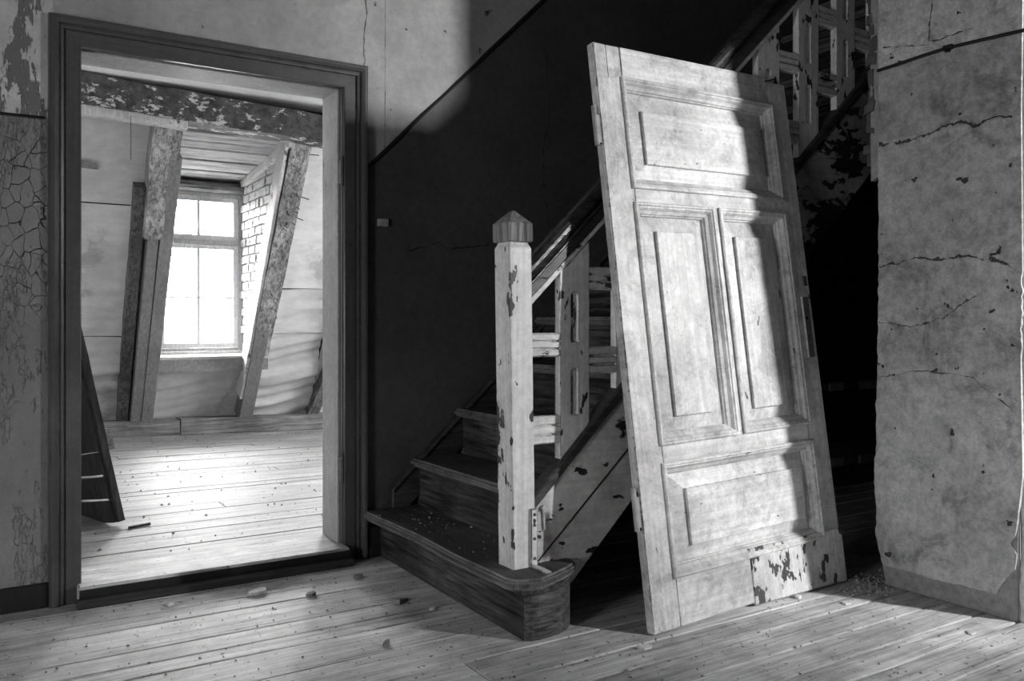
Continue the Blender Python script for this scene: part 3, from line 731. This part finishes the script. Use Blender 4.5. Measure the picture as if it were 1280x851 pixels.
MB().tube([(1.30, 7.93, 2.225), (1.5, 7.93, 2.23), (1.8, 7.93, 2.223), (2.15, 7.93, 2.228)], [.052, .055, .05, .054], 10).build('lintel_log', m_wood('dark_log', .08, .3, 'x', .8, .5, .8), dormer)
# window
WX0, WX1, WZ0, WZ1 = 1.40, 2.152, .755, 2.175
wf = MB(); R4 = lambda a, b2, c2, d2: [(a, c2), (b2, c2), (b2, d2), (a, d2)]
wf.plate(R4(WX0, WX1, WZ0, WZ1), [R4(WX0 + .035, WX1 - .035, WZ0 + .03, 1.712), R4(WX0 + .035, WX1 - .035, 1.752, WZ1 - .035)], 'y', 7.985, 8.08)
window_1 = struct(wf, 'window_1', M['outer_frame'])
MB().box((WX0 - .03, 7.93, WZ0 - .02), (WX1 + .005, 8.0, WZ0 + .005)).build('sill_board', M['frame'], window_1, bevel=.004)
mx_ = 1.768
for z0, z1, bars in ((WZ0 + .03, 1.712, (1.235,)), (1.752, WZ1 - .035, ())):
    holes = []; zs = [z0 + .045] + [q for q in bars] + [z1 - .04]
    for (xa, xb) in ((WX0 + .08, mx_ - .011), (mx_ + .011, WX1 - .08)):
        for za_, zb_ in zip(zs[:-1], zs[1:]):
            holes.append((xa, xb, za_ + (.008 if za_ in bars else 0), zb_ - (.008 if zb_ in bars else 0)))
    sash = MB().plate(R4(WX0 + .037, WX1 - .037, z0 + .002, z1 - .002), [R4(*h2) for h2 in holes], 'y', 7.995, 8.035).build('sash', M['frame'], window_1)
    for h2 in holes:
        MB().box((h2[0] - .006, 8.012, h2[2] - .006), (h2[1] + .006, 8.016, h2[3] + .006)).build('pane', M['glass'], sash)
    for h2 in holes:   # inner glazing fillets of the second sash behind
        pass
# outer sash behind the glass, seen faintly
s2 = MB()
for (xa, xb) in ((WX0 + .06, mx_ - .03), (mx_ + .03, WX1 - .06)):
    for z0, z1 in ((.80, 1.66), (1.78, 2.10)):
        s2.plate(R4(xa, xb, z0, z1), [R4(xa + .055, xb - .055, z0 + .05, z1 - .06)], 'y', 8.10, 8.13)
s2.box((WX0, 8.08, WZ0), (WX0 + .04, 8.2, WZ1)).box((WX1 - .04, 8.08, WZ0), (WX1, 8.2, WZ1))
s2.build('outer_sash', M['frame'], window_1)

# roof window further along the slope, out of the doorway's sight
w2 = MB()
for x0, x1, z0, z1 in ((2.75, 2.80, 1.15, 2.15), (3.40, 3.45, 1.15, 2.15), (2.80, 3.40, 1.15, 1.21), (2.80, 3.40, 2.09, 2.15), (3.085, 3.115, 1.21, 2.09)):
    w2.hexa(slopebox(x0, x1, z0, z1, .04, .06))
window_2 = struct(w2, 'window_2', M['frame'])
for x0, x1 in ((2.80, 3.085), (3.115, 3.40)):
    MB().hexa(slopebox(x0, x1, 1.21, 2.09, .07, .004)).build('pane', M['glass'], window_2)
for x0, x1, z0, z1 in ((3.46, 5.85, .15, 2.6), (2.75, 3.45, .15, 1.14), (2.75, 3.45, 2.16, 2.6)): lining(x0, x1, z0, z1, .4, x0)

# big tie beam across the room
tb = empty('tie_beam', (1.4, 6.3, 2.5), 'heavy painted ceiling beam with flaking white spots crossing the attic', 'beam')
MB().beam((.29, 6.42, 2.577), (5.89, 6.42, 2.33), (0, 1, 0), (0, 0, 1), .22, .205, 40, .012, 2).build('beam_body', M['beam'], tb)
MB().prism([(.29, 6.34, 2.50), (1.30, 6.34, 2.452), (1.33, 6.34, 2.44), (1.33, 6.34, 2.375), (1.2, 6.34, 2.385), (.6, 6.34, 2.40), (.29, 6.34, 2.41)], (0, .1, 0)).build('cove_board', M['lath'], tb, bevel=.004)

# left post: rough log above, planed facing below, darker strut at its side
lp = empty('timber_post', (1.25, 7.7, .2), 'slanting roof post left of the window, rough log above planed plank', 'post')
def pt(x, z, out=0.0): return Vector((x, yp(z), z)) + NRM * out
def post(x0b, x1b, x0t, x1t, z0, z1, depth, out, mat, name, parent, seg=1, rough=0, bev=.004, ph=0):
    p0 = pt((x0b + x1b) / 2, z0, out - depth / 2); p1 = pt((x0t + x1t) / 2, z1, out - depth / 2)
    m = MB(); m.beam(p0, p1, (1, 0, 0), NRM, (x1b - x0b + x1t - x0t) / 2, depth, seg, rough, ph)
    return m.build(name, M[mat], parent, bevel=bev if not rough else 0)
post(1.245, 1.342, 1.255, 1.35, .16, 2.22, .13, .0, 'timber_new', 'facing_plank', lp)
post(1.165, 1.245, 1.165, 1.245, .16, 1.66, .12, -.004, 'timber_new', 'facing_plank', lp)
post(1.135, 1.262, 1.125, 1.258, 1.655, 2.47, .16, .035, 'timber_old', 'log', lp, 20, .010, ph=1)
post(1.07, 1.15, 1.055, 1.13, .15, 1.98, .12, -.05, 'timber_dark', 'side_strut', lp, 14, .006, ph=4)
post(1.255, 1.325, 1.262, 1.332, 2.2, 2.47, .1, .01, 'timber_old', 'log_end', lp, 6, .008, ph=9)
# right post leaning outwards
rp_ = empty('timber_post', (2.12, 7.6, .2), 'slanting roof post right of the window beside the whitewashed bricks, studded with nails', 'post')
post(2.05, 2.165, 2.075, 2.20, .15, .98, .20, .02, 'timber_new', 'lower_post', rp_)
post(2.075, 2.195, 2.13, 2.26, .96, 2.46, .18, .02, 'timber_old', 'log', rp_, 24, .009, ph=2)
post(2.168, 2.225, 2.235, 2.29, .72, 2.44, .14, .005, 'timber_old', 'cleat', rp_, 24, .008, ph=7)
post(2.035, 2.06, 2.085, 2.112, .35, 2.40, .17, .012, 'lath', 'side_lath', rp_, 16, .004, ph=3)
for q in range(26):
    z2 = random.uniform(.9, 2.35); xx = 2.10 + .045 * (z2 - .7) + random.uniform(-.03, .11)
    p0 = pt(xx, z2, .02); MB().tube([p0, p0 + NRM * .03 + Vector((random.uniform(-.012, .02), 0, -.006))], .003, 5).build('nail', M['black'], rp_)
for z2, L in ((2.33, .09), (2.02, .07), (1.86, .05)):
    p0 = pt(2.27, z2, .0); MB().tube([p0, p0 + Vector((L, -.01, -.02 if z2 < 2.2 else .0))], .004, 5).build('wire', M['black'], rp_)
fp = empty('timber_post', (2.9, 7.6, .2), 'dark post foot at the right edge of the doorway view', 'post')
post(2.70, 2.80, 3.25, 3.35, .14, 2.4, .12, -.03, 'timber_dark', 'log', fp, 10, .006, ph=8)

# sill timbers along the foot of the slope
for xa, xb, lab, zt in ((.29, 1.545, 'pale floor sill timber left of its butt joint, split on top', .0), (1.552, 5.89, 'pale floor sill timber right of its butt joint under the window', .006)):
    sb = empty('sill_timber', (xa, 7.74, .07), lab, 'timber')
    p0 = Vector((xa, 7.78, az(xa, 7.7) + .065 + zt)); p1 = Vector((xb, 7.78, az(xb, 7.7) + .065 + zt))
    MB().beam(p0, p1, (0, 1, 0), (0, 0, 1), .20, .13, 30, .008, xa).build('timber', M['sill'], sb)

# slatted frame leaning against the wall inside the doorway
rk = empty('slatted_frame', (.613, 4.37, .07), 'dark broken slatted wooden frame leaning just inside the doorway', 'frame')
A0, A1 = Vector((.613, 4.37, .072)), Vector((.323, 4.53, 1.60)); ax = (A1 - A0).normalized()
lat = Vector((-.30, .95, 0)); lat = (lat - ax * lat.dot(ax)).normalized(); nn = ax.cross(lat)
MB().beam(A0 + ax * .02, A1, lat, nn, .055, .03, 14, .004, 1).build('stile', M['slat'], rk)
MB().beam(A0 + ax * .02 + lat * .55, A1 + lat * .55, lat, nn, .055, .03, 14, .004, 2).build('stile', M['slat'], rk)
for q in range(13):
    p0 = A0 + ax * (.07 + q * .115) + nn * .018
    MB().beam(p0 - lat * .01, p0 + lat * .56, ax, nn, .104 if q < 3 else .117, .014, 6, .003, q).build('slat', M['slat'], rk)
p0 = A0 + ax * .40 - nn * .03
MB().beam(p0 - lat * .012, p0 + lat * .26 + Vector((0, 0, .05)), ax, nn, .10, .035, 8, .012, 5).build('broken_batten', m_wood('split_batten', .1, .4, 'x', .8, .4, .9), rk)
MB().beam(Vector((.60, 4.30, .083)), Vector((.71, 4.33, .083)), (0, 1, 0), (0, 0, 1), .014, .012, 3, .002, 2)
top_thing(MB().beam(Vector((.635, 4.27, .077)), Vector((.735, 4.31, .076)), (0, 1, 0), (0, 0, 1), .016, .012, 4, .002, 2), 'stick', M['slat'], (.68, 4.29, .07), 'short dark stick lying on the attic floor beside the slatted frame', 'stick')

# paper tag and hanging cord on the slope
z2 = 2.14
top_thing(MB().prism([Vector((.62, ym(2.17) - .03, 2.165)), Vector((.80, ym(2.16) - .03, 2.155)), Vector((.81, ym(2.12) - .03, 2.115)), Vector((.62, ym(2.13) - .03, 2.125))], (0, .03, 0)), 'paper_tag', M['paper'], (.7, ym(2.14), 2.14), 'small torn grey paper strip stuck to the attic slope at top left', 'paper')
top_thing(MB().tube([(.955, 6.335, 2.42), (.957, 6.33, 2.28), (.956, 6.33, 2.12)], .0025, 5), 'cord', M['iron'], (.956, 6.33, 2.42), 'thin cord hanging from the attic beam at the upper left', 'cord')

# ------------------------------------------------------------------ outside the dormer
bd = empty('building', (12, 42, -8), 'pale neighbouring building seen faintly through the dusty attic window', 'building')
MB().box((9.5, 40, -12), (26, 50, 3.0)).build('wall', M['attic_white'], bd)
for i in range(4):
    for j in range(4):
        xw = 10.3 + i * 1.5; zw = -3.2 + j * 1.7
        f = MB().plate(R4(xw, xw + .8, zw, zw + 1.1), [R4(xw + .08, xw + .38, zw + .08, zw + 1.02), R4(xw + .42, xw + .72, zw + .08, zw + 1.02)], 'y', 39.9, 40.02).build('window', M['outer_frame'], bd)
        MB().box((xw + .06, 39.96, zw + .06), (xw + .74, 39.99, zw + 1.04)).build('pane', M['timber_dark'], f)
tr = MB(); random.seed(3)
def branch(p, d, L, r, lev):
    q = p + d * L; tr.tube([p, (p + q) / 2 + Vector((random.uniform(-.05, .05),) * 3) * L, q], [r, r * .8, r * .6], 5)
    if lev:
        for _ in range(3):
            e = (d + Vector((random.uniform(-.8, .8), random.uniform(-.5, .5), random.uniform(-.2, .6)))).normalized(); branch(p.lerp(q, random.uniform(.55, 1)), e, L * random.uniform(.6, .8), r * .55, lev - 1)
branch(Vector((4.6, 19, -9)), Vector((0, 0, 1)), 6.0, .22, 0); branch(Vector((4.6, 19, -3)), Vector((-.1, 0, 1)).normalized(), 2.6, .13, 4)
top_thing(tr, 'bare_tree', M['timber_dark'], (4.6, 19, -9), 'bare tree with thin branches outside the attic window', 'tree')
struct(MB().box((-80, 9.6, -12.2), (120, 140, -12)), 'ground', M['attic_white'])

# ------------------------------------------------------------------ plaster flakes and crumbs
def flake(x, y, r, h, mat, lab, z=0.0, sx=1.4, rot=0.0):
    n = random.choice((6, 7, 8)); pts = []
    for k in range(n):
        a = 2 * math.pi * k / n + random.uniform(-.25, .25); rr = r * random.uniform(.65, 1.1)
        u, v_ = math.cos(a) * rr * sx, math.sin(a) * rr
        pts.append((x + u * math.cos(rot) - v_ * math.sin(rot), y + u * math.sin(rot) + v_ * math.cos(rot), z))
    tilt = Vector((random.uniform(-.2, .2), random.uniform(-.2, .2)))
    m = MB(); up = [Vector((p[0] * .94 + x * .06, p[1] * .94 + y * .06, z + h + (p[0] - x) * tilt.x + (p[1] - y) * tilt.y)) for p in pts]
    m.loft([[Vector(p) for p in pts], up])
    return top_thing(m, 'plaster_chip', M[mat], (x, y, z), lab, 'debris', 'plaster chips on the hall floor', bevel=.001)
random.seed(11)
for x, y, r, h, mat, lab, rot in [
    (.926, 3.241, .030, .014, 'chip', 'largest pale plaster chip, lying flat in front of the doorway threshold', .2),
    (1.09, 3.115, .020, .010, 'chip_dark', 'darker grey plaster chip right of the largest chip before the doorway', .5),
    (.625, 3.275, .013, .012, 'chip', 'small round crumb of plaster near the left end of the threshold', 0),
    (1.34, 2.869, .028, .012, 'chip_dark', 'dark plaster chip in the shadow in front of the bottom step', .3),
    (1.124, 2.501, .014, .014, 'chip_dark', 'small dark crumb alone on the lit boards left of the step shadow', .9),
    (1.796, 2.052, .022, .006, 'chip', 'bright round flake on the boards just left of the leaning door foot', .1),
    (2.786, 1.577, .018, .004, 'chip', 'pale flat flake on the floor near the plaster pier corner', .4),
    (2.702, 1.985, .022, .004, 'chip', 'pale flake in the shade right of the leaning door foot', .0),
    (1.323, 3.229, .020, .010, 'chip_dark', 'grey chip beside the right end of the door threshold', .7),
    (2.60, 2.12, .016, .010, 'chip', 'pale lump by the right bottom corner of the leaning door', .2),
    (1.40, 2.73, .010, .008, 'chip', 'tiny pale crumb by the foot of the bottom riser', .2),
    (1.65, 1.95, .010, .005, 'chip', 'tiny pale flake on the boards in front of the bullnose step', .2)]:
    flake(x, y, r, h, mat, lab, 0, 1.4, rot)
def crumbs(name, n, region, rmin, rmax, mat, lab, zf):
    m = MB()
    for _ in range(n):
        x, y = region(); r = rmin + (rmax - rmin) * random.random() ** 3; z = zf(x, y)
        a = random.uniform(0, 6.28); c_, s_ = math.cos(a) * r, math.sin(a) * r; h = r * random.uniform(.5, 1.1)
        m.add([(x + c_, y + s_, z), (x - s_ * .8, y + c_ * .8, z), (x - c_ * .9, y - s_ * .9, z), (x + s_ * .7, y - c_ * .7, z), (x + r * .15, y, z + h), (x - r * .3, y + r * .2, z + h * .8)],
              [(0, 1, 4), (1, 5, 4), (1, 2, 5), (2, 3, 5), (3, 4, 5), (3, 0, 4), (3, 2, 1, 0)])
    return top_thing(m, name, mat, (0, 0, 0), lab, 'debris', kind='stuff')
def hall_reg():
    while True:
        x, y = random.uniform(-.2, 3.0), random.uniform(.8, 3.38)
        if x > 1.5 and y > 2.28 and x < 1.77: continue
        if y > 2.1 and 1.85 < x < 2.95: continue
        return x, y
crumbs('floor_crumbs', 1900, hall_reg, .0013, .0065, M['chip_dark'], 'scattered dark grit and crumbs over the hall floorboards', lambda x, y: -.001)
crumbs('pale_crumbs', 260, hall_reg, .0015, .007, M['chip'], 'scattered pale plaster crumbs over the hall floorboards', lambda x, y: -.001)
def heap_reg():
    while True:
        x, y = random.gauss(2.94, .10), random.gauss(2.09, .07)
        if x > 3.0 and y < 2.065 or x < 2.94 and y > 2.10: continue
        return x, y
crumbs('rubble_heap', 380, heap_reg, .002, .011, M['grit'], 'little heap of plaster rubble between the leaning door and the pier', lambda x, y: -.001)
crumbs('attic_crumbs', 1100, lambda: (random.uniform(.32, 3.4), random.uniform(3.75, 7.6) if random.random() < .7 else random.uniform(7.4, 7.66)), .003, .011, M['chip_dark'], 'dark grit scattered across the pale attic floorboards', lambda x, y: az(x, y))
crumbs('tread_crumbs', 160, lambda: (random.uniform(1.46, 1.70), random.uniform(2.46, 3.4)), .0015, .006, M['chip'], 'pale crumbs lying on the bottom stair tread', lambda x, y: .204)
